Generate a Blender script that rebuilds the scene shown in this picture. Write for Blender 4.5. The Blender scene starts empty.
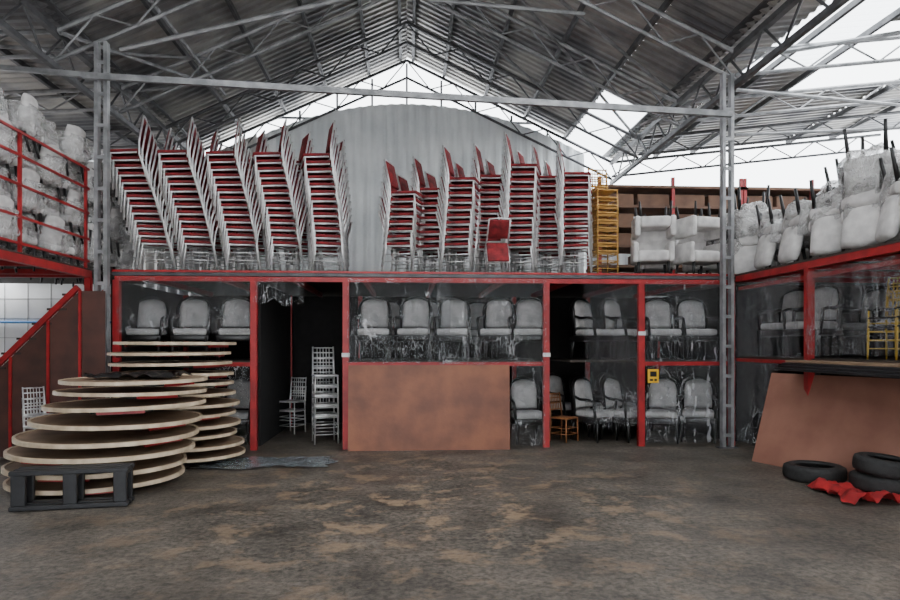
import bpy, bmesh, math, random
from math import sin, cos, tan, atan, pi, radians, sqrt
from mathutils import Vector, Matrix, noise
random.seed(7)
TH=radians(3.8); EYE=1.57; F=9.88; DZ=2.65; SH=1.32
# survey helpers: world X / Z of a measured bearing on the plane at distance Y
def SX(px,Y): return Y*tan(atan((px-450)/650)+TH)
def SZ(py,px,Y):
    xc=(px-450)/650; t=Y/(cos(TH)-xc*sin(TH)); return EYE+(345-py)*t/650

# ---------------------------------------------------------------- materials
def nmat(name,col,rough=0.6,metal=0.0,col2=None,scale=8.0,bump=0.0,bscale=40.0,detail=4.0,lo=0.35,hi=0.65,coat=0.0):
    m=bpy.data.materials.new(name); m.use_nodes=True
    nt=m.node_tree; b=nt.nodes['Principled BSDF']
    b.inputs['Roughness'].default_value=rough; b.inputs['Metallic'].default_value=metal
    if coat: b.inputs['Coat Weight'].default_value=coat
    tc=nt.nodes.new('ShaderNodeTexCoord')
    c2=col2 if col2 else tuple(c*0.75 for c in col)
    n=nt.nodes.new('ShaderNodeTexNoise'); n.inputs['Scale'].default_value=scale; n.inputs['Detail'].default_value=detail
    nt.links.new(tc.outputs['Object'],n.inputs['Vector'])
    r=nt.nodes.new('ShaderNodeValToRGB'); r.color_ramp.elements[0].position=lo; r.color_ramp.elements[1].position=hi
    r.color_ramp.elements[0].color=(*c2,1); r.color_ramp.elements[1].color=(*col,1)
    nt.links.new(n.outputs['Fac'],r.inputs['Fac']); nt.links.new(r.outputs['Color'],b.inputs['Base Color'])
    if bump:
        n2=nt.nodes.new('ShaderNodeTexNoise'); n2.inputs['Scale'].default_value=bscale; n2.inputs['Detail'].default_value=4
        nt.links.new(tc.outputs['Object'],n2.inputs['Vector'])
        bp=nt.nodes.new('ShaderNodeBump'); bp.inputs['Strength'].default_value=bump; bp.inputs['Distance'].default_value=0.02
        nt.links.new(n2.outputs['Fac'],bp.inputs['Height']); nt.links.new(bp.outputs['Normal'],b.inputs['Normal'])
    return m
def plasticmat(name,tint,opac,wr=6.0,white=0.5,width=.03,rough=.15,bumps=.5,fres=.45,tcol=(.93,.94,.95)):
    m=bpy.data.materials.new(name); m.use_nodes=True; nt=m.node_tree
    for n in list(nt.nodes): nt.nodes.remove(n)
    L=nt.links.new
    out=nt.nodes.new('ShaderNodeOutputMaterial')
    tr=nt.nodes.new('ShaderNodeBsdfTransparent'); tr.inputs['Color'].default_value=(*tcol,1)
    pr=nt.nodes.new('ShaderNodeBsdfPrincipled'); pr.inputs['Base Color'].default_value=(*tint,1)
    pr.inputs['Roughness'].default_value=rough; pr.inputs['Specular IOR Level'].default_value=1.0
    tc=nt.nodes.new('ShaderNodeTexCoord')
    mp=nt.nodes.new('ShaderNodeMapping'); mp.inputs['Scale'].default_value=(1,1,.35); L(tc.outputs['Object'],mp.inputs['Vector'])
    def ridge(sc,w,dist=.5):  # crease lines made pale and opaque to imitate highlights
        n=nt.nodes.new('ShaderNodeTexNoise'); n.inputs['Scale'].default_value=sc; n.inputs['Detail'].default_value=3; n.inputs['Distortion'].default_value=dist
        L(mp.outputs['Vector'],n.inputs['Vector'])
        s=nt.nodes.new('ShaderNodeMath'); s.operation='SUBTRACT'; s.inputs[1].default_value=.5; L(n.outputs['Fac'],s.inputs[0])
        a=nt.nodes.new('ShaderNodeMath'); a.operation='ABSOLUTE'; L(s.outputs[0],a.inputs[0])
        mr=nt.nodes.new('ShaderNodeMapRange'); mr.inputs['From Min'].default_value=0; mr.inputs['From Max'].default_value=w
        mr.inputs['To Min'].default_value=1; mr.inputs['To Max'].default_value=0
        L(a.outputs[0],mr.inputs['Value']); return n,mr
    n,r1=ridge(wr,width); n2,r2=ridge(wr*2.7,width*1.2)
    mk=nt.nodes.new('ShaderNodeTexNoise'); mk.inputs['Scale'].default_value=wr*.7; mk.inputs['Detail'].default_value=3; L(tc.outputs['Object'],mk.inputs['Vector'])
    mm=nt.nodes.new('ShaderNodeMapRange'); mm.inputs['From Min'].default_value=.42; mm.inputs['From Max'].default_value=.62; mm.inputs['To Min'].default_value=.08; L(mk.outputs['Fac'],mm.inputs['Value'])
    mxx=nt.nodes.new('ShaderNodeMath'); mxx.operation='MAXIMUM'; L(r1.outputs[0],mxx.inputs[0]); L(r2.outputs[0],mxx.inputs[1])
    mu=nt.nodes.new('ShaderNodeMath'); mu.operation='MULTIPLY'; L(mxx.outputs[0],mu.inputs[0]); L(mm.outputs[0],mu.inputs[1])
    mw=nt.nodes.new('ShaderNodeMath'); mw.operation='MULTIPLY_ADD'; mw.inputs[1].default_value=white; mw.inputs[2].default_value=opac; L(mu.outputs[0],mw.inputs[0])
    bp=nt.nodes.new('ShaderNodeBump'); bp.inputs['Strength'].default_value=bumps; bp.inputs['Distance'].default_value=.05
    L(n.outputs['Fac'],bp.inputs['Height']); L(bp.outputs['Normal'],pr.inputs['Normal'])
    fr=nt.nodes.new('ShaderNodeFresnel'); fr.inputs['IOR'].default_value=1.35
    fm=nt.nodes.new('ShaderNodeMath'); fm.operation='MULTIPLY'; fm.inputs[1].default_value=fres; L(fr.outputs[0],fm.inputs[0])
    ad=nt.nodes.new('ShaderNodeMath'); ad.operation='ADD'; ad.use_clamp=True; L(mw.outputs[0],ad.inputs[0]); L(fm.outputs[0],ad.inputs[1])
    mx=nt.nodes.new('ShaderNodeMixShader'); L(ad.outputs[0],mx.inputs[0]); L(tr.outputs[0],mx.inputs[1]); L(pr.outputs[0],mx.inputs[2])
    L(mx.outputs[0],out.inputs['Surface']); return m

M={}
M['red']=nmat('red_paint',(.42,.018,.022),.45,0,(.26,.012,.015),6)
M['fabric_red']=nmat('red_fabric',(.30,.018,.024),.8,0,(.13,.010,.013),9,.3,120)
M['silver']=nmat('silver_tube',(.80,.79,.78),.3,.55,(.55,.55,.55),10)
M['steel']=nmat('galvanised_steel',(.38,.38,.39),.5,.4,(.20,.205,.21),5)
M['steel_dark']=nmat('dark_steel',(.12,.12,.125),.5,.4,(.06,.06,.065),5)
M['roof']=nmat('roof_sheet',(.44,.425,.40),.40,.35,(.14,.14,.15),.9,0,40,6,.38,.62)
M['backwall']=nmat('wall_sheet',(.86,.88,.88),.55,.0,(.70,.73,.74),1.2)
M['shade_wall']=nmat('bay_shade_black',(.016,.015,.015),.9)  # near-black colour stands in for the shade deep inside the bays
M['gold']=nmat('gold_wood',(.62,.36,.10),.4,.2,(.45,.24,.06),8)
M['yellow']=nmat('yellow_paint',(.70,.46,.06),.5)
M['black']=nmat('black_lacquer',(.010,.009,.009),.35)
M['blackplastic']=nmat('black_plastic',(.02,.021,.024),.45,0,(.012,.012,.014),10)
M['white']=nmat('white_fabric',(.70,.68,.66),.8,0,(.50,.48,.47),6,.25,60)
M['grey']=nmat('grey_fabric',(.60,.58,.565),.8,0,(.40,.39,.38),6,.3,60)
M['disc']=nmat('table_plywood',(.34,.23,.145),.55,0,(.20,.135,.085),3)
M['edge']=nmat('table_edge',(.70,.58,.42),.5,0,(.48,.37,.25),7)
M['deck']=nmat('deck_board',(.055,.04,.032),.8)
M['ply']=nmat('plywood_orange',(.27,.092,.040),.5,0,(.15,.048,.024),2.2,.1,30,8)
M['ply2']=nmat('plywood_pale',(.35,.165,.115),.55,0,(.24,.105,.072),1.7,.1,30,8)
M['brown']=nmat('brown_panel',(.10,.04,.03),.7,0,(.06,.028,.022),3)
M['card']=nmat('brown_wood',(.20,.11,.07),.8,0,(.12,.065,.045),3)
M['rubber']=nmat('tyre_rubber',(.016,.016,.016),.7,0,(.026,.026,.026),20,.3,80)
M['cloth_red']=nmat('red_cloth',(.45,.015,.018),.85,0,(.22,.008,.01),8)
M['wood']=nmat('orange_wood',(.35,.14,.05),.5)
M['tile']=nmat('white_tile',(.85,.87,.88),.4,0,(.78,.8,.83),3)
M['blue']=nmat('blue_pipe',(.05,.25,.6),.4)
M['signy']=nmat('sign_yellow',(.85,.5,.02),.5,0,(.8,.45,.02))
M['label']=nmat('white_label',(.8,.8,.8),.6)
M['plastic']=plasticmat('clear_plastic_film',(.80,.81,.83),.02,3.4,.55,.009,.10,.8,.40,(.84,.85,.86))
M['plastic2']=plasticmat('clear_side_plastic_film',(.75,.76,.78),.02,2.6,.40,.009,.2,.3,.09,(.80,.81,.82))
M['wrap']=plasticmat('bubble_wrap',(.80,.78,.76),.26,6.0,.35,.03,.22,.6,.5)
M['greyfilm']=plasticmat('grey_plastic_film',(.20,.225,.24),.6,5.0,.3)
tl=bpy.data.materials.new('translucent_roof_panel'); tl.use_nodes=True; nt=tl.node_tree
for n in list(nt.nodes): nt.nodes.remove(n)
o_=nt.nodes.new('ShaderNodeOutputMaterial'); t_=nt.nodes.new('ShaderNodeBsdfTranslucent'); t_.inputs[0].default_value=(.9,.93,.95,1)
t2=nt.nodes.new('ShaderNodeBsdfTransparent'); mx=nt.nodes.new('ShaderNodeMixShader'); mx.inputs[0].default_value=.25
nt.links.new(t_.outputs[0],mx.inputs[1]); nt.links.new(t2.outputs[0],mx.inputs[2]); nt.links.new(mx.outputs[0],o_.inputs['Surface']); M['skylight']=tl

# ---------------------------------------------------------------- mesh helpers
COL=bpy.context.scene.collection
class B:
    def __init__(s): s.bm=bmesh.new()
    def box(s,c,size,rot=None,bev=0.0,seg=1):
        m=Matrix.Translation(Vector(c))@(rot.to_4x4() if rot else Matrix.Identity(4))@Matrix.Diagonal((*size,1))
        g=bmesh.ops.create_cube(s.bm,size=1,matrix=m)
        if bev:
            es=list({e for v in g['verts'] for e in v.link_edges})
            bmesh.ops.bevel(s.bm,geom=es,offset=bev,segments=seg,affect='EDGES',profile=.5)
        return s
    def beam(s,a,b,w,h=None,bev=0):
        a=Vector(a);b=Vector(b);h=h or w;d=b-a
        q=d.to_track_quat('X','Z').to_matrix()
        return s.box((a+b)/2,(d.length,w,h),q,bev)
    def tube(s,pts,r,n=6,closed=False,r2=None):
        pts=[Vector(p) for p in pts]; k=len(pts); rings=[]
        up=None
        for i,p in enumerate(pts):
            if closed: d=(pts[(i+1)%k]-pts[i-1]).normalized()
            else: d=(pts[min(i+1,k-1)]-pts[max(i-1,0)]).normalized()
            if up is None:
                up=Vector((0,0,1)) if abs(d.z)<.9 else Vector((0,1,0))
            x=d.cross(up).normalized(); y=x.cross(d).normalized(); up=y
            rr=r if r2 is None else r+(r2-r)*i/(k-1)
            rings.append([s.bm.verts.new(p+rr*(cos(2*pi*j/n)*x+sin(2*pi*j/n)*y)) for j in range(n)])
        rng=range(k) if closed else range(k-1)
        for i in rng:
            a=rings[i];b=rings[(i+1)%k]
            for j in range(n): s.bm.faces.new((a[j],a[(j+1)%n],b[(j+1)%n],b[j]))
        if not closed:
            s.bm.faces.new(rings[0][::-1]); s.bm.faces.new(rings[-1])
        return s
    def lathe(s,prof,n=48,c=(0,0,0),closed=True):
        c=Vector(c); R=[[s.bm.verts.new(c+Vector((r*cos(2*pi*j/n),r*sin(2*pi*j/n),z))) for j in range(n)] for r,z in prof]
        k=len(R)
        for i in range(k if closed else k-1):
            a=R[i];b=R[(i+1)%k]
            for j in range(n): s.bm.faces.new((a[j],a[(j+1)%n],b[(j+1)%n],b[j]))
        return s
    def disc(s,r,z0,z1,n=56):
        g=bmesh.ops.create_cone(s.bm,cap_ends=True,segments=n,radius1=r,radius2=r,depth=z1-z0,matrix=Matrix.Translation((0,0,(z0+z1)/2)))
        return s
    def pillow(s,c,w,h,t,mat3=None,arch=0,tuft=0,nu=14,nv=14,bend=0):
        c=Vector(c); mat3=mat3 or Matrix.Identity(3)
        def P(u,v,sg):
            th=t*(max(0,1-u**6)**.5)*(max(0,1-v**6)**.5)
            if tuft:
                th-= tuft*(cos(u*pi*3.0)*cos(v*pi*3.0))**6
                th=max(th,0) if (abs(u)<1 and abs(v)<1) else 0
            return c+mat3@Vector((w*u*(1-.04*max(v,0)),-sg*th+bend*u*u, h*v+arch*(1-u*u)*(v+1)/2))
        G={}
        for sg in (1,-1):
            for i in range(nu+1):
                for j in range(nv+1):
                    ed=i in(0,nu) or j in(0,nv)
                    if sg==-1 and ed: G[sg,i,j]=G[1,i,j]; continue
                    G[sg,i,j]=s.bm.verts.new(P(-1+2*i/nu,-1+2*j/nv,sg))
            for i in range(nu):
                for j in range(nv):
                    f=[G[sg,i,j],G[sg,i+1,j],G[sg,i+1,j+1],G[sg,i,j+1]]
                    if sg==-1:f=f[::-1]
                    try: s.bm.faces.new(f)
                    except ValueError: pass
        return s
    def grid(s,fn,nu,nv):
        G=[[s.bm.verts.new(fn(i/nu,j/nv)) for j in range(nv+1)] for i in range(nu+1)]
        for i in range(nu):
            for j in range(nv): s.bm.faces.new((G[i][j],G[i+1][j],G[i+1][j+1],G[i][j+1]))
        return s
    def obj(s,name,mat,parent=None,smooth=False,link=True,**props):
        me=bpy.data.meshes.new(name)
        bmesh.ops.recalc_face_normals(s.bm,faces=s.bm.faces[:])
        s.bm.to_mesh(me); s.bm.free()
        if smooth:
            for p in me.polygons: p.use_smooth=True
        me.materials.append(M[mat] if isinstance(mat,str) else mat)
        o=bpy.data.objects.new(name,me)
        if parent is not None: o.parent=parent
        if link: COL.objects.link(o)
        for k,v in props.items(): o[k]=v
        return o
def root(name,label,cat,loc=(0,0,0),link=True,group=None):
    o=bpy.data.objects.new(name,None); o.empty_display_size=.1; o.location=loc
    o['label']=label;o['category']=cat
    if group:o['group']=group
    if link: COL.objects.link(o)
    return o
def copytree(o,parent=None):
    n=o.copy()
    if parent is not None: n.parent=parent
    for c in o.children: copytree(c,n)
    COL.objects.link(n); return n
class Proto:
    def __init__(s,o): s.o=o; s.used=False
    def place(s,loc,rot=(0,0,0),scale=1,label=None,group=None):
        if not s.used:
            s.used=True; n=s.o
            def lk(x):
                COL.objects.link(x)
                for c in x.children: lk(c)
            lk(n)
        else: n=copytree(s.o)
        n.location=loc; n.rotation_euler=rot; n.scale=(scale,)*3
        if label:n['label']=label
        if group:n['group']=group
        return n

# ---------------------------------------------------------------- prototypes
def make_banquet():
    r=root('banquet_chair','stackable banquet chair with red upholstery and silver tube frame','chair',link=False)
    b=B()
    for sx in(-1,1):
        x=.205*sx
        b.tube([(x*1.05,-.25,0),(x,-.2,.44),(x,.17,.44)],.017)
        b.tube([(x*1.05,.27,0),(x,.2,.42),(x*.98,.22,.6),(x*.94,.33,1.0)],.016)
    b.tube([(-.2,-.21,.435),(.2,-.21,.435)],.017); b.tube([(-.2,.19,.42),(.2,.19,.42)],.012)
    b.tube([(-.19,.33,1.0),(0,.337,1.015),(.19,.33,1.0)],.014)
    b.tube([(-.203,-.225,.2),(-.203,.235,.2)],.010); b.tube([(.203,-.225,.2),(.203,.235,.2)],.010)
    b.obj('chair_frame','silver',r,True,False)
    B().box((0,-.015,.482),(.40,.43,.045),None,.018,2).obj('seat','fabric_red',r,True,False)
    q=Matrix.Rotation(-radians(15),3,'X')
    B().box((0,.27,.79),(.37,.04,.40),q,.015,2).obj('backrest','fabric_red',r,True,False)
    return Proto(r)
def make_chiavari(mat,seatmat,label,name='chiavari_chair'):
    r=root(name,label,'chair',link=False)
    for sx in(-1,1):
        B().tube([(.19*sx,-.19,0),(.18*sx,-.18,.44)],.013,6).obj('front_leg',mat,r,True,False)
        B().tube([(.18*sx,.2,0),(.175*sx,.18,.45),(.17*sx,.24,.92)],.013,6).obj('back_leg',mat,r,True,False)
    b=B()
    for z in(.15,.26):
        for sx in(-1,1): b.tube([(.186*sx,-.185,z),(.18*sx,.19,z)],.008)
        b.tube([(-.186,-.185,z),(.186,-.185,z)],.008); b.tube([(-.18,.19,z),(.18,.19,z)],.008)
    b.obj('stretcher',mat,r,True,False)
    b=B()
    for z,y in((.60,.2),(.72,.214),(.82,.226),(.9,.237)): b.tube([(-.17,y,z),(.17,y,z)],.011)
    for x in(-.1,-.05,0,.05,.1): b.tube([(x,.2,.6),(x,.237,.9)],.007)
    b.obj('backrest',mat,r,True,False)
    B().box((0,0,.45),(.39,.39,.03),None,.01,2).obj('seat',seatmat,r,True,False)
    return Proto(r)
def make_armchair(fab,label):
    r=root('armchair',label,'armchair',link=False)
    for sx in(-1,1):
        B().tube([(.25*sx,-.25,0),(.24*sx,-.24,.36)],.019,6,r2=.03).obj('front_leg','black',r,True,False)
        B().tube([(.23*sx,.32,0),(.22*sx,.24,.38)],.019,6,r2=.03).obj('back_leg','black',r,True,False)
        b=B(); b.tube([(.26*sx,-.22,.38),(.275*sx,-.2,.56),(.285*sx,-.21,.65),(.28*sx,-.1,.68),(.26*sx,.1,.68),(.23*sx,.25,.72)],.024,8)
        b.obj('armrest','black',r,True,False)
    b=B(); b.box((0,0,.35),(.56,.52,.09),None,.015,2)
    pts=[(.25*cos(a),.25+.07*max(0,sin(a)),.80+.22*sin(a)) for a in [pi*i/12 for i in range(13)]]
    b.tube([(.22,.24,.4)]+pts+[(-.22,.24,.4)],.026,6)
    b.obj('chair_frame','black',r,True,False)
    B().box((0,-.01,.445),(.50,.47,.11),None,.045,3).obj('seat',fab,r,True,False)
    B().pillow((0,.26,.735),.225,.215,.055,Matrix.Rotation(-radians(10),3,'X'),arch=.05,tuft=.03).obj('backrest',fab,r,True,False)
    return Proto(r)
def make_upholstered():
    r=root('upholstered_chair','white upholstered chair with black legs in clear plastic wrap','chair',link=False)
    for sx in(-1,1):
        B().tube([(.23*sx,-.23,0),(.21*sx,-.2,.38)],.019,6,r2=.03).obj('front_leg','black',r,True,False)
        B().tube([(.22*sx,.28,0),(.2*sx,.21,.38)],.019,6,r2=.03).obj('back_leg','black',r,True,False)
    B().box((0,0,.44),(.52,.52,.15),None,.05,3).obj('seat','white',r,True,False)
    B().pillow((0,.26,.72),.25,.25,.07,Matrix.Rotation(-radians(12),3,'X'),arch=.04,bend=-.05).obj('backrest','white',r,True,False)
    return r
def make_boxy():
    r=root('white_armchair','boxy white upholstered armchair with black legs','armchair',link=False)
    for sx in(-1,1):
        B().tube([(.27*sx,-.24,0),(.25*sx,-.22,.26)],.017,6,r2=.028).obj('front_leg','black',r,True,False)
        B().tube([(.27*sx,.28,0),(.25*sx,.24,.26)],.017,6,r2=.028).obj('back_leg','black',r,True,False)
        B().box((.30*sx,-.01,.43),(.10,.54,.36),None,.04,3).obj('armrest','white',r,True,False)
    B().box((0,-.02,.36),(.52,.54,.2),None,.05,3).obj('seat','white',r,True,False)
    B().box((0,.25,.58),(.68,.12,.46),Matrix.Rotation(-radians(8),3,'X'),.05,3).obj('backrest','white',r,True,False)
    return Proto(r)
def lump(b,c,rx,ry,rz,seed,amp=.04,e=.55):
    nu,nv=34,20
    def f(u,v):
        a=2*pi*u; t=-pi/2+pi*v
        sp=lambda x,p: math.copysign(abs(x)**p,x)
        p=Vector((rx*sp(cos(t),e)*sp(cos(a),e),ry*sp(cos(t),e)*sp(sin(a),e),rz*sp(sin(t),e)))
        n=noise.noise(p*4+Vector((seed,0,0)))*amp+noise.noise(p*11+Vector((seed,3,0)))*amp*.7
        return Vector(c)+p*(1+n/ max(.2,p.length))
    b.grid(f,nu,nv); bmesh.ops.remove_doubles(b.bm,verts=b.bm.verts[:],dist=.002)
    return b
banq=make_banquet()
goldch=make_chiavari('gold','gold','gold wooden ballroom chair with spindle back')
silch=make_chiavari('silver','silver','silver metal ballroom chair with spindle back')
blkch=make_chiavari('yellow','black','yellow-framed chair with black seat stored on shelf')
armch=make_armchair('grey','black-framed armchair with light grey tufted upholstery')
boxy=make_boxy()
uph=Proto(make_upholstered())
ur=make_upholstered(); ur['label']='white upholstered chair bundled in crinkled bubble wrap'; ur.name='wrapped_chair'
lump(B(),(0,.07,.58),.32,.35,.30,4.2,.09,.65).obj('plastic_wrap','wrap',ur,True,False)
wrapch=Proto(ur)

# ---------------------------------------------------------------- floor
def floor_mat():
    m=bpy.data.materials.new('worn_concrete'); m.use_nodes=True; nt=m.node_tree; b=nt.nodes['Principled BSDF']
    tc=nt.nodes.new('ShaderNodeTexCoord')
    def nz(sc,det=6,dist=0,ro=.5):
        n=nt.nodes.new('ShaderNodeTexNoise'); n.inputs['Scale'].default_value=sc;n.inputs['Detail'].default_value=det;n.inputs['Distortion'].default_value=dist; n.inputs['Roughness'].default_value=ro
        nt.links.new(tc.outputs['Object'],n.inputs['Vector']); return n
    def ramp(n,a,b_,ca,cb):
        r=nt.nodes.new('ShaderNodeValToRGB'); r.color_ramp.elements[0].position=a; r.color_ramp.elements[1].position=b_
        r.color_ramp.elements[0].color=(*ca,1); r.color_ramp.elements[1].color=(*cb,1); nt.links.new(n.outputs['Fac'],r.inputs['Fac']); return r
    base=ramp(nz(1.3,12,0,.65),.34,.66,(.060,.051,.042),(.165,.140,.113))
    fine=ramp(nz(20,10,.3,.72),.40,.60,(.48,.48,.48),(1.35,1.35,1.35))
    mul=nt.nodes.new('ShaderNodeMix'); mul.data_type='RGBA'; mul.blend_type='MULTIPLY'; mul.inputs[0].default_value=1
    nt.links.new(base.outputs[0],mul.inputs[6]); nt.links.new(fine.outputs[0],mul.inputs[7])
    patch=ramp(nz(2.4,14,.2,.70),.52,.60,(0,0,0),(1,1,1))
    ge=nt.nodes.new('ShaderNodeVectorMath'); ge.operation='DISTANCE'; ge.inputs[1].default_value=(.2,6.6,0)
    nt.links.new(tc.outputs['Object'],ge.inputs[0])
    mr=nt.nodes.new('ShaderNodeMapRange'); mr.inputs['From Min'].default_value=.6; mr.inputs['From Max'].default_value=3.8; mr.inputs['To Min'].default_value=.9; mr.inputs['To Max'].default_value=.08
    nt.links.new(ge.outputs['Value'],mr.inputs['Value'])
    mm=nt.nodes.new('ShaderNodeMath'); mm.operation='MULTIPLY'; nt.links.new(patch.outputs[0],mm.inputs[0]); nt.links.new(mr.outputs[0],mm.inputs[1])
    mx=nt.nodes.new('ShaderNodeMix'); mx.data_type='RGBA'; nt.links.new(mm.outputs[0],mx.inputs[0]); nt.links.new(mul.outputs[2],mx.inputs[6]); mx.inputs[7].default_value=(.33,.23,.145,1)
    nt.links.new(mx.outputs[2],b.inputs['Base Color'])
    rr=ramp(nz(1.1,5),.3,.7,(.40,.40,.40),(.7,.7,.7)); nt.links.new(rr.outputs[0],b.inputs['Roughness'])
    bp=nt.nodes.new('ShaderNodeBump'); bp.inputs['Strength'].default_value=.7; bp.inputs['Distance'].default_value=.02
    nt.links.new(nz(12,10,0,.65).outputs['Fac'],bp.inputs['Height']); nt.links.new(bp.outputs['Normal'],b.inputs['Normal'])
    return m
B().box((0,5,-.05),(26,30,.1)).obj('floor',floor_mat(),kind='structure',label='worn dark concrete warehouse floor with tan patches')

# ---------------------------------------------------------------- shell
YB=16.0; RZ=8.6; SL=.47; GX=5.05
def zroof(x):
    if abs(x)<=GX: return RZ-SL*abs(x)
    if x>0: return RZ-SL*GX+.12*(x-GX)
    return RZ-SL*GX-.06*(abs(x)-GX)
nceil=[0]
def corr_roof(xs,y0,y1,lab='corrugated metal roof slope',per=.19,mat='roof'):
    name='ceiling' if nceil[0]==0 else 'ceiling.%03d'%nceil[0]; nceil[0]+=1
    if y1<YB: y1+=.15   # sheets lap over the next run
    b=B(); n=int((y1-y0)/per*4); prof=(0,.03,.03,0)
    rows=[]
    for i in range(n+1):
        y=y0+(y1-y0)*i/n; dz=prof[i%4]
        rows.append([b.bm.verts.new((x,y,zroof(x if x!=0 else 0)+dz)) for x in xs])
    for i in range(n):
        for j in range(len(xs)-1): b.bm.faces.new((rows[i][j],rows[i+1][j],rows[i+1][j+1],rows[i][j+1]))
    return b.obj(name,mat,kind='structure',label=lab)
Y0=-4  # roof carried on behind the camera to cut front light
corr_roof([-GX,0],Y0,3.0); corr_roof([-GX,-4.2],3.0,6.5);corr_roof([-2.2,0],3.0,6.5); corr_roof([-GX,0],6.5,YB)
corr_roof([0,GX],Y0,3.0); corr_roof([0,1.8],3.0,7.5); corr_roof([4.2,GX],3.0,7.5); corr_roof([0,4.0],7.5,YB); corr_roof([4.0,GX],7.5,12.8)  # unseen openings left in both slopes overhead to light the floor
corr_roof([4.0,GX],12.8,YB,'translucent corrugated roof panel',mat='skylight')
corr_roof([-12,-GX],Y0,YB,'corrugated metal side roof')
corr_roof([GX,5.8],Y0,YB,'corrugated metal side roof')
corr_roof([5.8,7.2],Y0,8.0,'corrugated metal side roof'); corr_roof([5.8,7.2],8.0,11.0,'translucent corrugated roof panel',mat='skylight'); corr_roof([5.8,7.2],11.0,YB,'corrugated metal side roof')
for (a,c) in ((Y0,4.0),(7.2,9.3),(12.4,YB)): corr_roof([7.2,9.6],a,c,'corrugated metal side roof')
corr_roof([9.6,12.5],Y0,YB,'corrugated metal side roof')
for i,x in enumerate((-GX,0,GX)):
    B().box((x,6,zroof(x)+.06),(.34,20,.025)).obj('trim_%d'%(i+1),'steel_dark',kind='structure',label='sheet metal gutter and ridge capping added to close light gaps along the roof joint')  # strips added over the joints to stop light leaking through
def corr_wall(name,x0,x1,topf,y,lab,z0=0,per=.26,mat='backwall'):
    b=B(); n=int((x1-x0)/per*4); prof=(0,-.035,-.035,0); pv=None
    for i in range(n+1):
        x=x0+(x1-x0)*i/n; yy=y+prof[i%4]
        v=(b.bm.verts.new((x,yy,z0)),b.bm.verts.new((x,yy,topf(x))))
        if pv: b.bm.faces.new((pv[0],v[0],v[1],pv[1]))
        pv=v
    return b.obj(name,mat,kind='structure',label=lab)
corr_wall('wall_back',-3.6,4.4,lambda x:7.45-.065*(x-.1)**2 if x<.1 else 7.45-.062*(x-.1)**2,YB-.1,'light grey corrugated metal back wall with arched top')
corr_wall('wall_back.001',-12,-3.6,lambda x:zroof(x)-.25,YB-.05,'light grey corrugated metal back wall',mat='roof')
corr_wall('wall_back.002',4.4,12.5,lambda x:5.45,YB-.05,'corrugated metal back wall below bright gap',mat='backwall')
b=B(); b.box((-12,6,5.2),(.08,20,1.9)); b.box((-12,3.5,2.1),(.08,15,4.2)); b.obj('wall_left','roof',kind='structure',label='corrugated side wall')
B().box((12.5,6,2.5),(.08,20,5.0)).obj('wall_right','roof',kind='structure',label='corrugated side wall')
b=B(); b.box((-8,-4,3),(8,.08,6)); b.box((8.2,-4,3),(8.4,.08,6)); b.box((0,-4,5.1),(8.2,.08,2.2)); b.obj('wall_front_blocker','roof',kind='structure',label='unseen corrugated front wall with wide doorway, added to limit front light')  # unseen wall added behind the camera to cut the frontal light

# ---------------------------------------------------------------- roof structure
def lattice(name,y,x0,x1,mat='steel',drop=.42):
    r=root(name,'galvanised steel lattice roof truss under corrugated sheets','truss',(0,y,0))
    n=max(4,int(abs(x1-x0)/.55)); off=.15
    X=[x0+(x1-x0)*i/n for i in range(n+1)]
    B().tube([(x,0,zroof(x)-off) for x in X],.036,6).obj('top_chord',mat,r)
    B().tube([(x,0,zroof(x)-off-drop) for x in X],.030,6).obj('bottom_chord',mat,r)
    b=B()
    for i in range(n):
        a=(X[i],0,zroof(X[i])-off-(0 if i%2 else drop)); c=(X[i+1],0,zroof(X[i+1])-off-(drop if i%2 else 0)); b.tube([a,c],.016,5)
    b.obj('web_bracing',mat,r); return r
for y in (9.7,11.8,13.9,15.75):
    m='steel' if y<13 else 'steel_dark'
    lattice('roof_truss',y,-GX,0,m); lattice('roof_truss',y,GX,0,m)
    lattice('roof_truss',y,-GX,-11.5,m,.35); lattice('roof_truss',y,GX,12,m,.35)
for x in (-10.5,-9,-7.5,-6.2,-3.9,-2.9,-1.9,-.9,-.15,.15,.9,1.9,2.9,3.9,6.2,7.15,9.65,10.8):
    o=B().box((0,0,0),(.06,YB-2.6,.09)).obj('purlin','steel_dark',label='dark steel purlin running under the roof sheets',category='purlin',group='roof purlins')
    o.location=(x,(YB+2.5)/2,zroof(x)-.06)
for sx in(-1,1):
    x=GX*sx; zt=RZ-SL*GX-.15; r=root('eave_girder','steel lattice girder running along the valley of the roof','girder',(x,0,0))
    B().beam((0,4,zt),(0,15.8,zt),.09).obj('top_chord','steel_dark',r); B().beam((0,4,zt-.5),(0,15.8,zt-.5),.08).obj('bottom_chord','steel_dark',r)
    b=B(); n=24
    for i in range(n):
        ya=4+11.8*i/n; yb=4+11.8*(i+1)/n
        b.tube([(0,ya,zt-(.5 if i%2 else 0)),(0,yb,zt-(0 if i%2 else .5))],.02,5)
    b.obj('web_bracing','steel_dark',r)
YC=9.62
def column(px,ztop):
    x=SX(px,YC); r=root('steel_column','galvanised double channel steel column','column',(x,YC,0))
    for s in(-1,1): B().box((.065*s,0,ztop/2),(.05,.1,ztop)).obj('channel','steel',r)
    b=B(); z=.2
    while z<ztop-.1: b.box((0,-.052,z),(.15,.008,.05)); z+=.45
    b.obj('batten_plate','steel',r)
    B().box((0,0,.01),(.3,.14,.02)).obj('base_plate','steel_dark',r)
    return x
xl=column(102,zroof(SX(102,YC))-.65); xr=column(727,5.7)
r=root('tie_beam','long galvanised steel tie pipe between the two columns','beam')
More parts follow.
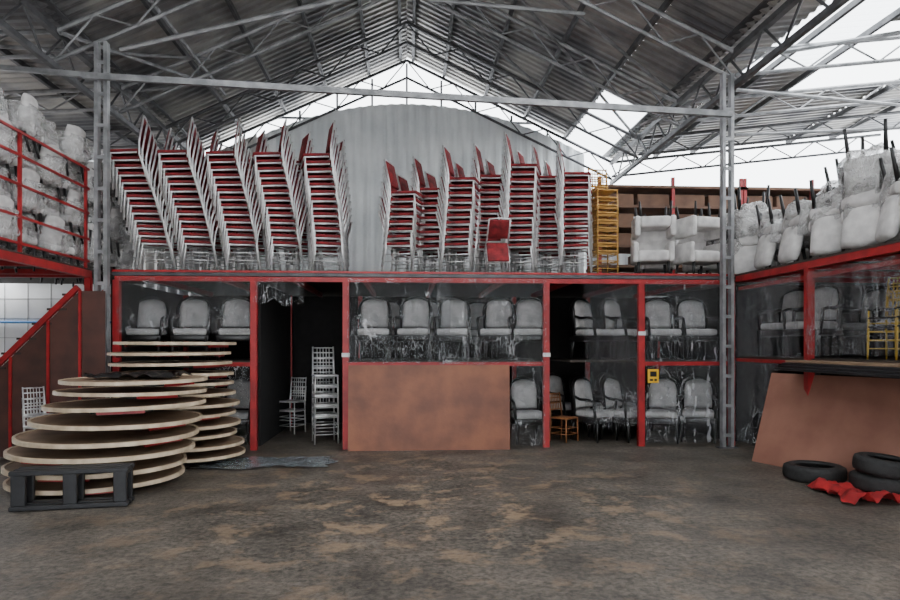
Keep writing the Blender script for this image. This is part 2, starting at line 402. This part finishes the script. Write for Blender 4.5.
ZL=SZ(76,103,YC-.15);ZR=SZ(114,720,YC-.15)
B().beam((xl-.2,YC-.15,ZL),(xr,YC-.15,ZR),.06,.085).obj('tie_pipe','steel',r)
B().beam((xl-5,YC-.15,ZL+.3),(xl,YC-.15,ZL),.05,.07).obj('tie_pipe','steel',r)
def brace(a,c,rad=.03,mat='steel'):
    a=Vector(a);c=Vector(c)
    for v in(a,c): v.z=min(v.z,zroof(v.x)-.2)
    b=B(); b.tube([a-a,c-a],rad,6); o=b.obj('brace_pipe',mat,label='thin steel bracing pipe crossing under the roof',category='pipe',group='roof bracing pipes'); o.location=a
def S(px,py,Y): return (SX(px,Y),Y,SZ(py,px,Y))
brace(S(120,50,9.7),S(365,-6,9.9),.035)
brace(S(60,-5,9.7),S(215,45,13)); brace(S(0,38,10),S(210,18,12)); brace(S(150,0,9.7),S(225,62,13.5)); brace(S(0,92,12),S(180,58,12.5))
brace(S(440,0,12),S(560,100,14)); brace(S(560,0,10.5),S(690,75,12)); brace(S(520,-5,11),S(640,100,14))
brace(S(735,60,9.8),S(900,20,9.4),.035); brace(S(735,90,9.8),S(900,105,11),.03); brace(S(735,135,12),S(900,128,12),.03); brace(S(640,125,12),S(745,80,10.4))
brace(S(430,0,10),S(585,14,9.8),.03)
r=root('gable_frame','silhouetted steel gable frame against bright opening','truss',(0,YB+.05,0))
b=B()
for x in(-2.6,-1.7,-.85,0,.85,1.7,2.6,3.5): b.beam((x,0,6.2),(x,0,zroof(x)-.1),.05)
b.beam((-3.2,0,7.1),(3.2,0,7.1),.05); b.obj('mullion','steel_dark',r)

# ---------------------------------------------------------------- mezzanine main
XL=SX(116,F); XRt=SX(733,F)
POST=[SX(p,F) for p in(117,254,346,546,641,731)]
mz=root('mezzanine_frame','red-painted steel storage mezzanine with plywood deck and shelf bays','mezzanine',(0,F,0))
for x in POST:
    B().box((x,0,DZ/2-.06),(.095,.08,DZ-.12)).obj('post','red',mz)
for x in POST: B().box((x,3.0,DZ/2-.06),(.08,.08,DZ-.12)).obj('post','red',mz)
xc=(XL+XRt)/2; W=XRt-XL
B().box((xc,0,DZ-.10),(W,.09,.07)).obj('front_beam','red',mz)
B().box((xc,0.02,DZ-.03),(W+.1,.1,.045)).obj('edge_trim','steel_dark',mz)
B().box((xc,0.0,DZ+.015),(W+.1,.05,.03)).obj('toe_rail','red',mz)
B().box((xc,3.05,DZ-.02),(W,5.9,.04)).obj('deck','deck',mz)
for x in [XL+.5+i*(W-1)/8 for i in range(9)]: B().box((x,1.5,DZ-.1),(.06,3.0,.08)).obj('joist','red',mz)
for a,c in((0,1),(2,3),(3,4),(4,5)):
    x0,x1=POST[a],POST[c]; d0=.25 if a==3 else 0
    if not a==3: B().box(((x0+x1)/2,0,SH-.04),(x1-x0-.1,.07,.06)).obj('shelf_beam','red',mz)
    xs=x0+(.45 if a==3 else 0)
    B().box(((xs+x1)/2,1.2+d0/2,SH-.01),(x1-xs,2.3-d0,.03)).obj('shelf','deck',mz)
for i in(2,3,4):
    B().box((POST[i],-.045,1.42 if i<4 else 1.75),(.12,.01,.06)).obj('bracket_plate','label',mz)
wp='wall_partition'  # panels added behind and beside the bays to keep them dark
B().box((xc,F+3.4,DZ/2-.05),(W+.4,.06,DZ-.1)).obj(wp,'shade_wall',kind='structure',label='partition behind storage bays, near-black to give the unlit interior')
B().box((POST[1]+.0,F+1.8,DZ/2-.05),(.04,2.9,DZ-.12)).obj(wp+'.001','shade_wall',kind='structure',label='bay divider, near-black to give the unlit interior')
B().box((XL-.12,F+1.75,DZ/2-.05),(.04,3.2,DZ-.12)).obj(wp+'.004','shade_wall',kind='structure',label='near-black bay side panel added to keep the bay dark')
B().box((XRt+.12,F+1.85,DZ/2-.05),(.04,3.0,DZ-.12)).obj(wp+'.005','shade_wall',kind='structure',label='near-black bay side panel added to keep the bay dark')
# right mezzanine
RX=5.16
mr_=root('side_mezzanine_frame','red steel side mezzanine with shelf and plywood deck','mezzanine',(RX,0,0))
for y in(8.03,5.6): B().box((0,y,DZ/2-.04),(.09,.09,DZ-.08)).obj('post','red',mr_)
for y in(9.7,7.4,5.6): B().box((1.2,y,DZ/2-.04),(.07,.07,DZ-.08)).obj('post','steel_dark',mr_)
B().box((0,7.1,DZ-.05),(.09,5.45,.1)).obj('front_beam','red',mr_)
B().box((0.03,7.1,DZ-.2),(.05,5.45,.05)).obj('front_beam','red',mr_)
B().box((2.0,7.1,DZ+.005),(4.1,5.45,.03)).obj('deck','deck',mr_)
for i in range(7): B().box((2,4.7+i*.83,DZ-.07),(4,.05,.08)).obj('joist','red',mr_)
B().box((.0,7.1,SH+.02),(.06,5.45,.05)).obj('shelf_beam','red',mr_)
B().box((1.2,7.1,SH+.06),(2.4,5.45,.03)).obj('shelf','deck',mr_)
B().box((RX+2.6,7.3,DZ/2-.05),(.06,6,DZ-.12)).obj(wp+'.002','shade_wall',kind='structure',label='partition behind side bay, near-black to give the unlit interior')
B().box((RX+1.4,10.2,DZ/2-.05),(2.5,.06,DZ-.12)).obj(wp+'.003','shade_wall',kind='structure',label='partition at end of side bay, near-black to give the unlit interior')
# left mezzanine
LX=-4.62
ml=root('side_mezzanine_frame','red steel side mezzanine carrying wrapped chairs','mezzanine',(LX,0,0))
B().box((0,7.4,DZ-.05),(.08,4.8,.1)).obj('front_beam','red',ml)
B().box((-1.6,9.8,DZ-.05),(3.2,.08,.1)).obj('front_beam','red',ml)
B().box((-1.9,8.4,DZ+.015),(3.8,7.0,.03)).obj('deck','deck',ml)
for y in(9.78,5.2): B().box((0,y,DZ/2-.05),(.08,.08,DZ-.1)).obj('post','red',ml)
for i in range(5): B().box((-1.9,5.6+i*.95,DZ-.06),(3.7,.05,.07)).obj('joist','red',ml)
gr=root('guard_rail','red steel guard rail around wrapped chair stacks','railing',(LX,0,DZ+.03))
for y in(5.4,6.8,8.1,9.7): B().box((0,y,.72),(.035,.035,1.44)).obj('rail_post','red',gr)
for z in(.1,.42,.8,1.15,1.43): B().box((.02,7.55,z),(.025,4.4,.03)).obj('rail','red',gr)
for ly in range(4):
    for j in range(9):
        for d in range(2):
            if ly==3 and d==1 and j%2: continue
            y=11.4-j*.58; x=LX-.3-d*.62
            wrapch.place((x+random.uniform(-.03,.03),y,DZ-.08+ly*.46),(radians(random.uniform(-4,4)),0,radians(-90+random.uniform(-12,12))+(pi if (j+ly)%2 else 0)),.74,group='wrapped chairs on side mezzanine')
# stair
st=root('staircase','brown panelled staircase with red stringer descending beside mezzanine','stairs',(0,9.35,0))
A=Vector((SX(78,9.35),0,SZ(287,78,9.35))); C=Vector((SX(-60,9.35),0,SZ(421,-60,9.35)))
B().beam(A,C,.06,.07).obj('stringer','red',st); B().beam(A+Vector((0,.9,0)),C+Vector((0,.9,0)),.06,.14).obj('stringer','red',st)
for i in range(9):
    p=A.lerp(C,(i+.5)/9); B().box((p.x,.45,p.z),(.26,.84,.03)).obj('stair_tread','deck',st)
b=B(); vs=[b.bm.verts.new((x,.04,z)) for x,z in((A.x+.35,.02),(A.x+.35,A.z-.05),(A.x,A.z-.05),(C.x,C.z-.05),(C.x,.02))]; b.bm.faces.new(vs); b.obj('side_panel','brown',st)
for px in(8,46,78):
    x=SX(px,9.3); t=(x-A.x)/(C.x-A.x); z=A.z+(C.z-A.z)*t-.06; B().box((x,-.0,z/2),(.03,.03,z)).obj('panel_stile','red',st)
tw=root('tiled_wall_panel','white tiled outside wall with blue pipe along it','wall',(-8.2,12.2,0))
B().box((0,0,1.4),(6,.06,2.8)).obj('panel','tile',tw)
b=B()
for i in range(16): b.box((-3+i*.4,-.032,1.4),(.008,.01,2.8))
for i in range(8): b.box((0,-.032,.3+i*.35),(6,.01,.008))
b.obj('grout_lines','steel',tw)
B().tube([(-3,-.08,1.98),(3,-.08,1.98)],.025).obj('pipe','blue',tw)

# ---------------------------------------------------------------- chair stacks
def stack(px,Y,n,yaw,lean,curve,lab=None,proto=banq,dz=.115,z0=DZ+.03,grp='stacked red banquet chairs on mezzanine',pit=.6):
    x=SX(px,Y); fx,fy=sin(yaw),-cos(yaw); off=0; p=0
    for k in range(n):
        proto.place((x+fx*off,Y+fy*off*.4,z0+k*dz),(radians(p),0,yaw+random.uniform(-.04,.04)),1,lab,grp)
        off+=lean+curve*k; p=min(p+pit,14)
ly_=[(158,.028),(200,.022),(243,.017),(285,.012),(327,.004)]
for i,(px,ln) in enumerate(ly_):
    stack(px,10.45,13,radians(-74),ln,.0012,pit=.55)
    if i<4: stack(px+20,11.3,14,radians(-66),ln*.9,.0012,pit=.3)
    else: stack(px+3,11.3,13,radians(-66),ln*.9,.0006,pit=.3)
rs=[(402,8,.010),(430,9,.008),(459,10,.008),(490,11,.006),(520,12,.006),(549,11,.004),(576,11,.0)]
for i,(px,n,ln) in enumerate(rs):
    stack(px,10.4+(i%2)*.25,n,radians(72),ln,-.0004,pit=.35)
    if i<6: stack(px+12,11.25+(i%2)*.2,n,radians(64),ln,.0,pit=.2)
fc=banq.place((SX(494,10.3),10.2,DZ+.14),(radians(58),0,0),.82,'red banquet chair tipped forward showing square seat','stacked red banquet chairs on mezzanine')
for k in range(9):
    goldch.place((SX(603,10.6),10.6,DZ+.03+k*.125),(0,0,radians(8)),.95,group='gold chair stack on mezzanine')
def pair(x,y,z,yaw,wrap=True,lab=None,grp=None,third=False):
    (wrapch if wrap else uph).place((x,y,z),(0,0,yaw),1,lab,grp)
    uph.place((x,y,z+1.03),(pi,0,yaw+random.uniform(-.2,.2)),1,lab,grp)
    if third: (wrapch if wrap else uph).place((x+.05,y+.05,z+1.5),(pi,0,yaw+random.uniform(-.5,.5)),1,lab,grp)
for px,Y,yw in((652,10.4,-14),(698,10.4,12),(655,11.4,-10),(705,11.4,5)):
    x=SX(px,Y); g='white armchairs on mezzanine'
    boxy.place((x,Y,DZ+.02),(0,0,radians(yw)),.92,'boxy white armchair with black legs standing on mezzanine deck',g)
    boxy.place((x+.02,Y-.62*0+.0,DZ+.02+.43+.78),(pi,0,radians(yw+180+random.uniform(-8,8))),.92,'boxy white armchair turned upside down, legs up',g)
for j in range(6):
    y=9.35-j*.64
    for d in range(3):
        pair(RX+.42+d*.7,y+.1*d,DZ+.03,radians(-80+random.uniform(-25,25)),True,None,'plastic-wrapped chairs on side mezzanine',third=(j in(3,5) or (d==1 and j%2)))
for j in range(4):
    for d in range(2):
        x=RX+.5+j*.75; pair(x,10.4+d*.8,DZ,radians(random.uniform(-40,20)),True,None,'plastic-wrapped chairs on side mezzanine',third=(j%2==0))
B().box((RX+2,11.6,DZ-.03),(4.1,3.5,.04)).obj('side_deck','deck',label='plywood deck board under wrapped chairs',category='deck')
for qx in (665,800):
    rk=root('storage_rack','red steel rack with stacked brown wooden shelves','rack',(SX(qx,13.2),13.2,DZ))
    for x in(-1.5,0,1.5):
        for y in(-.4,.4): B().box((x,y,1.15),(.06,.06,2.3)).obj('rack_post','red',rk)
    for z in(.1,.5,.9,1.3,1.7,2.1): B().box((0,0,z),(3.1,.9,.05)).obj('rack_shelf','card',rk)
    for z in(.125,.525,.925,1.325,1.725):
        for i in range(4):
            if (i*7+int(z*10))%5==0: continue
            o=B().box((0,0,.13),(.66,.6,.26),None,.01).obj('wooden_crate','card',label='flat brown wooden crate on rack shelf',category='crate',group='crates on rack')
            o.location=(rk.location.x-1.1+i*.74,13.2,DZ+z)

# ---------------------------------------------------------------- lower storage chairs
def ac(px,Y,z,yaw,sc=1,dark=None): armch.place((SX(px,Y),Y,z),(0,0,radians(yaw)),sc,dark,'armchairs in storage bays')
for px in(192,236): ac(px,10.55,SH+.01,10)
ac(147,10.7,SH+.01,5)
for px in(150,195,236): ac(px,10.7,.0,0)
for px in(374,414,453): ac(px,10.4,SH+.01,random.uniform(-8,8))
for px in(497,528): ac(px,10.4,SH+.01,-15)
ac(528,10.4,0,5)
for px in(388,430,480): ac(px,11.3,SH+.01,0)
for Y,l in((10.55,(595,625)),(11.2,(592,622)),(11.85,(565,590,618))):
    for px in l:
        if Y<11.5 or px>570: ac(px,Y,SH+.01,35)
        ac(px,Y,0,35)
for px in(662,697): ac(px,10.35,SH+.01,-5)
for px in(666,700): ac(px,11.15,SH+.01,-5)
for px in(662,698): ac(px,10.4,0.0,-25)
for px in(664,694): ac(px,11.2,0,-25)
for y in(9.4,8.75,): armch.place((RX+.5,y,SH+.08),(0,0,radians(-65)),1,None,'armchairs in storage bays')
for y in(9.3,8.6,7.9): armch.place((RX+1.25,y,0),(0,0,radians(-65)),1,None,'armchairs in storage bays')
for y in(9.2,8.5): armch.place((RX+1.65,y,SH+.08),(0,0,radians(-65)),1,None,'armchairs in storage bays')
for j,y in enumerate((7.2,6.75,6.3)):
    for k in range(3): blkch.place((RX+.45,y,SH+.08+k*.1),(0,0,radians(-70)),.85,None,'yellow-framed chairs on shelf')
for k in range(4):
    o=B().box((0,0,0),(.5,2.6,.03),None,.004).obj('dark_board','blackplastic' if k<3 else 'disc',label='dark flat board stacked at shelf edge',category='board',group='boards at shelf edge')
    o.location=(RX-.12+.02*k,6.9-.05*k,SH-.06+k*.034)
for k in range(5): silch.place((SX(325,10.6),10.6,.0+k*.16),(0,0,radians(15)),.98,None,'silver chairs inside bay')
for k in range(2): silch.place((SX(292,11.8),11.8,.0+k*.16),(0,0,radians(-25)),.9,None,'silver chairs inside bay')
for k in range(3): silch.place((SX(42,8.9),8.9,k*.14),(0,0,radians(60)),.8,'silver metal chair frame beside brown stair panel','silver chairs beside stairs')
woodch=make_chiavari('wood','wood','orange wooden chair inside bay','wooden_chair'); woodch.place((SX(567,10.3),10.5,0),(0,0,radians(40)),.85)

# ---------------------------------------------------------------- plastic sheets
def sheet(x0,x1,z0,z1,y,lab='clear wrinkled plastic sheet hung over storage bay',seed=0,amp=.045,mat='plastic',axis='x',rag=.05):
    b=B(); L=x1-x0
    def f(u,v):
        sag=rag*noise.noise(Vector((u*4,seed,0)))*(1-v)
        s=x0+L*u+.05*noise.noise(Vector((u*5,v*4,seed)))*(1-v); z=z0+(z1-z0)*v+sag
        d=amp*(noise.noise(Vector((u*L*8,v*1.2+seed,seed)))+.7*noise.noise(Vector((u*L*4+v*6,v*5,seed+5)))+.4*noise.noise(Vector((u*L*14-v*9,v*7,seed+9))))*(1.15-v*.5)
        return Vector((s,y+d,z)) if axis=='x' else Vector((y+d,s,z))
    b.grid(f,int(L*34)+6,int((z1-z0)*26)+4)
    return b.obj('plastic_sheet',mat,None,True,label=lab,category='plastic sheet')
fy=F-.1
sheet(POST[0]+.05,POST[1]-.05,1.75,DZ-.08,fy,seed=1)
sheet(SX(205,F),POST[1]-.05,.1,SH-.06,fy,seed=13)
sheet(POST[1]+.03,SX(305,F),2.2,DZ-.08,fy,seed=2,rag=.15)
sheet(POST[2]+.03,SX(450,F),SH-.02,DZ-.08,fy,seed=3)
sheet(SX(436,F),POST[3]-.02,SH-.04,DZ-.08,fy-.02,seed=4)
sheet(SX(511,F),POST[3]-.03,.05,SH-.06,fy+.02,seed=5)
sheet(POST[4]+.04,POST[5]-.03,SH,DZ-.08,fy,seed=6)
sheet(POST[4]+.04,POST[5]-.03,.06,SH-.06,fy,seed=7)
sheet(8.1,9.75,1.4,DZ-.15,RX-.09,seed=8,axis='y',mat='plastic2')
sheet(5.8,7.95,1.45,DZ-.15,RX-.09,seed=9,axis='y',mat='plastic2')
sheet(8.6,9.75,.1,SH-.0,RX-.09,seed=10,axis='y',mat='plastic2')
sheet(SX(585,F),POST[4]-.03,.3,DZ-.1,fy+.14,seed=12)

# ---------------------------------------------------------------- plywood boards
x0=SX(348,9.7);x1=SX(510,9.7)
o=B().box((0,0,.635),(x1-x0,.018,1.27)).obj('plywood_sheet','ply',label='orange-brown plywood sheet leaning upright against the bay',category='plywood'); o.location=((x0+x1)/2,9.69,0); o.rotation_euler=(-radians(3.5),0,0)
p0=Vector((4.66,8.5,0)); p1=Vector((5.42,6.2,0)); d=(p1-p0); ang=math.atan2(d.y,d.x)
o=B().box((d.length/2,0,.62),(d.length,.018,1.24)).obj('plywood_sheet','ply2',label='reddish plywood sheet leaning on the side mezzanine post',category='plywood')
o.location=p0; o.rotation_euler=(radians(-17),0,ang)
sx_=SX(652,9.75)
sg=root('warning_sign','small yellow warning plate with black marks','sign',(sx_,9.70,SZ(376,652,9.7)))
B().box((0,0,0),(.17,.008,.21)).obj('plate','signy',sg)
b=B(); b.box((0,-.006,.03),(.10,.004,.08)); b.box((-.03,-.006,-.06),(.05,.004,.03)); b.box((.035,-.006,-.06),(.04,.004,.03))
b.obj('printed_mark','black',sg)

# ---------------------------------------------------------------- round tables
def make_table():
    r=root('round_table','round plywood banquet table top with folded black legs','table',link=False)
    B().disc(.90,-.012,.012).obj('tabletop','disc',r,False,False)
    B().lathe([(.895,-.026),(.925,-.024),(.925,.020),(.895,.022)],64).obj('edge_band','edge',r,False,False)
    for s in(-1,1):
        b=B(); b.tube([(-.32,.12*s,-.03),(-.32,.66*s,-.05),(.32,.66*s,-.05),(.32,.12*s,-.03)],.014,6); b.tube([(-.32,.4*s,-.045),(.32,.4*s,-.045)],.01,6)
        b.obj('folded_leg','black',r,True,False)
    b=B(); b.box((0,.78,-.04),(.5,.03,.05)); b.box((0,-.78,-.04),(.5,.03,.05)); b.box((0,0,-.035),(.06,1.5,.04)); b.obj('under_rail','red',r,False,False)
    return Proto(r)
tb=make_table()
YT=7.6
for i,(px,z,s) in enumerate(((99,.12,.97),(100,.27,.99),(104,.43,1.03),(110,.59,1.01),(120,.76,.95),(128,.93,.90),(132,1.07,.85),(137,1.2,.82))):
    tb.place((SX(px,YT),YT+random.uniform(-.05,.05),z-.02),(radians(random.uniform(-.8,.8)),radians(random.uniform(-.8,.8)),random.uniform(0,3)),s,None,'nearer stack of round tables')
YT2=9.0
for i in range(12):
    z=.12+i*.134; tb.place((SX(172+random.uniform(-4,4)+(13-i)*.8,YT2),YT2,z),(radians(random.uniform(-.5,.5)),radians(random.uniform(-.5,.5)),random.uniform(0,3)),.83,'round plywood banquet table top in a tall stack','farther stack of round tables')
b=B()
def f(u,v):
    x=(u-.5)*.95;y=(v-.5)*.6; r=1-.25*noise.noise(Vector((u*3,v*3,1)))
    return Vector((x*r,y*r,.01+.10*abs(noise.noise(Vector((u*5,v*5,2))))))
b.grid(f,30,20); o=b.obj('black_cloth','black',None,True,label='crumpled black cloth lying on top of round tables',category='cloth'); o.location=(SX(138,YT),YT,1.2)
pl=root('plastic_pallet','black plastic pallet on floor against the table stack','pallet',(SX(74,6.55),6.55,0)); pl.rotation_euler=(0,0,radians(9)); pl.scale=(.92,.5,1)
for z,nm in((.36,'top_board'),(.03,'bottom_board')):
    for y in(-.22,0,.22): B().box((0,y,z),(1.12,.12,.045),None,.008).obj(nm,'blackplastic',pl)
for x in(-.48,0,.48):
    for y in(-.2,.2): B().box((x,y,.195),(.13,.12,.29),None,.01).obj('block','blackplastic',pl)
for x in(-.48,0,.48): B().box((x,0,.325),(.12,.56,.03)).obj('cross_board','blackplastic',pl)
b=B()
b.grid(lambda u,v: Vector(((u-.5)*1.8*(1-.2*noise.noise(Vector((v*3,1,0)))),(v-.5)*.8*(1+.5*noise.noise(Vector((u*4,2,0)))),.015+.05*abs(noise.noise(Vector((u*7,v*5,3)))))),40,16)
o=b.obj('plastic_film','greyfilm',None,True,label='crumpled grey plastic film lying on floor beside tables',category='plastic sheet'); o.location=(SX(262,8.6),8.75,0)

# ---------------------------------------------------------------- tyres and red cloth
def tyre(loc,rot=(0,0,0),R=.33,lab='black rubber tyre lying flat on floor'):
    w=.085; prof=[(R-.13,-w*.75),(R-.12,-w),(R-.05,-w*1.05),(R-.01,-w*.8),(R,-w*.4),(R,w*.4),(R-.01,w*.8),(R-.05,w*1.05),(R-.12,w),(R-.13,w*.75),(R-.10,w*.5),(R-.04,w*.5),(R-.03,0),(R-.04,-w*.5),(R-.10,-w*.5)]
    b=B(); b.lathe(prof,96)
    for v in b.bm.verts:   # moulded tread blocks
        rr=sqrt(v.co.x**2+v.co.y**2)
        if rr>R-.006 and int(round(math.atan2(v.co.y,v.co.x)/(2*pi)*96))%2: v.co.x*=.975; v.co.y*=.975
    o=b.obj('tyre','rubber',None,True,label=lab,category='tyre',group='old tyres'); o.location=loc; o.rotation_euler=rot
tyre((4.74,7.28,.09))
tyre((5.02,6.55,.13),R=.31,lab='black rubber tyre lying on red cloth')
tyre((5.0,6.5,.305),(radians(4),radians(5),0),.29,'black rubber tyre stacked on another tyre')
b=B()
b.grid(lambda u,v: Vector(((u-.5)*.9*(1+.3*noise.noise(Vector((v*4,5,0)))),(v-.5)*.8*(1+.4*noise.noise(Vector((u*4,7,0)))),.012+.16*abs(noise.noise(Vector((u*4,v*3.5,9))))+.04*abs(noise.noise(Vector((u*11,v*10,9)))))),48,34)
o=b.obj('red_cloth','cloth_red',None,True,label='crumpled red cloth spread on floor under tyres',category='cloth'); o.location=(4.80,6.45,0)

# ---------------------------------------------------------------- light
w=bpy.data.worlds.new('sky'); bpy.context.scene.world=w; w.use_nodes=True
bg=w.node_tree.nodes['Background']; bg.inputs[0].default_value=(.93,.965,1,1); bg.inputs[1].default_value=7.5
a=bpy.data.lights.new('tile_wall_fill','AREA'); a.energy=500; a.size=3; ao=bpy.data.objects.new('tile_wall_fill',a); ao.location=(-8.5,11,3.6); ao.rotation_euler=(radians(-35),0,0); COL.objects.link(ao)  # area lamp added only to brighten the tiled wall
cam=bpy.data.cameras.new('camera'); cam.lens=26; cam.sensor_width=36; cam.shift_y=.05; cam.clip_end=200
co=bpy.data.objects.new('camera',cam); co.location=(0,0,EYE); co.rotation_euler=(pi/2,0,-TH); COL.objects.link(co); bpy.context.scene.camera=co
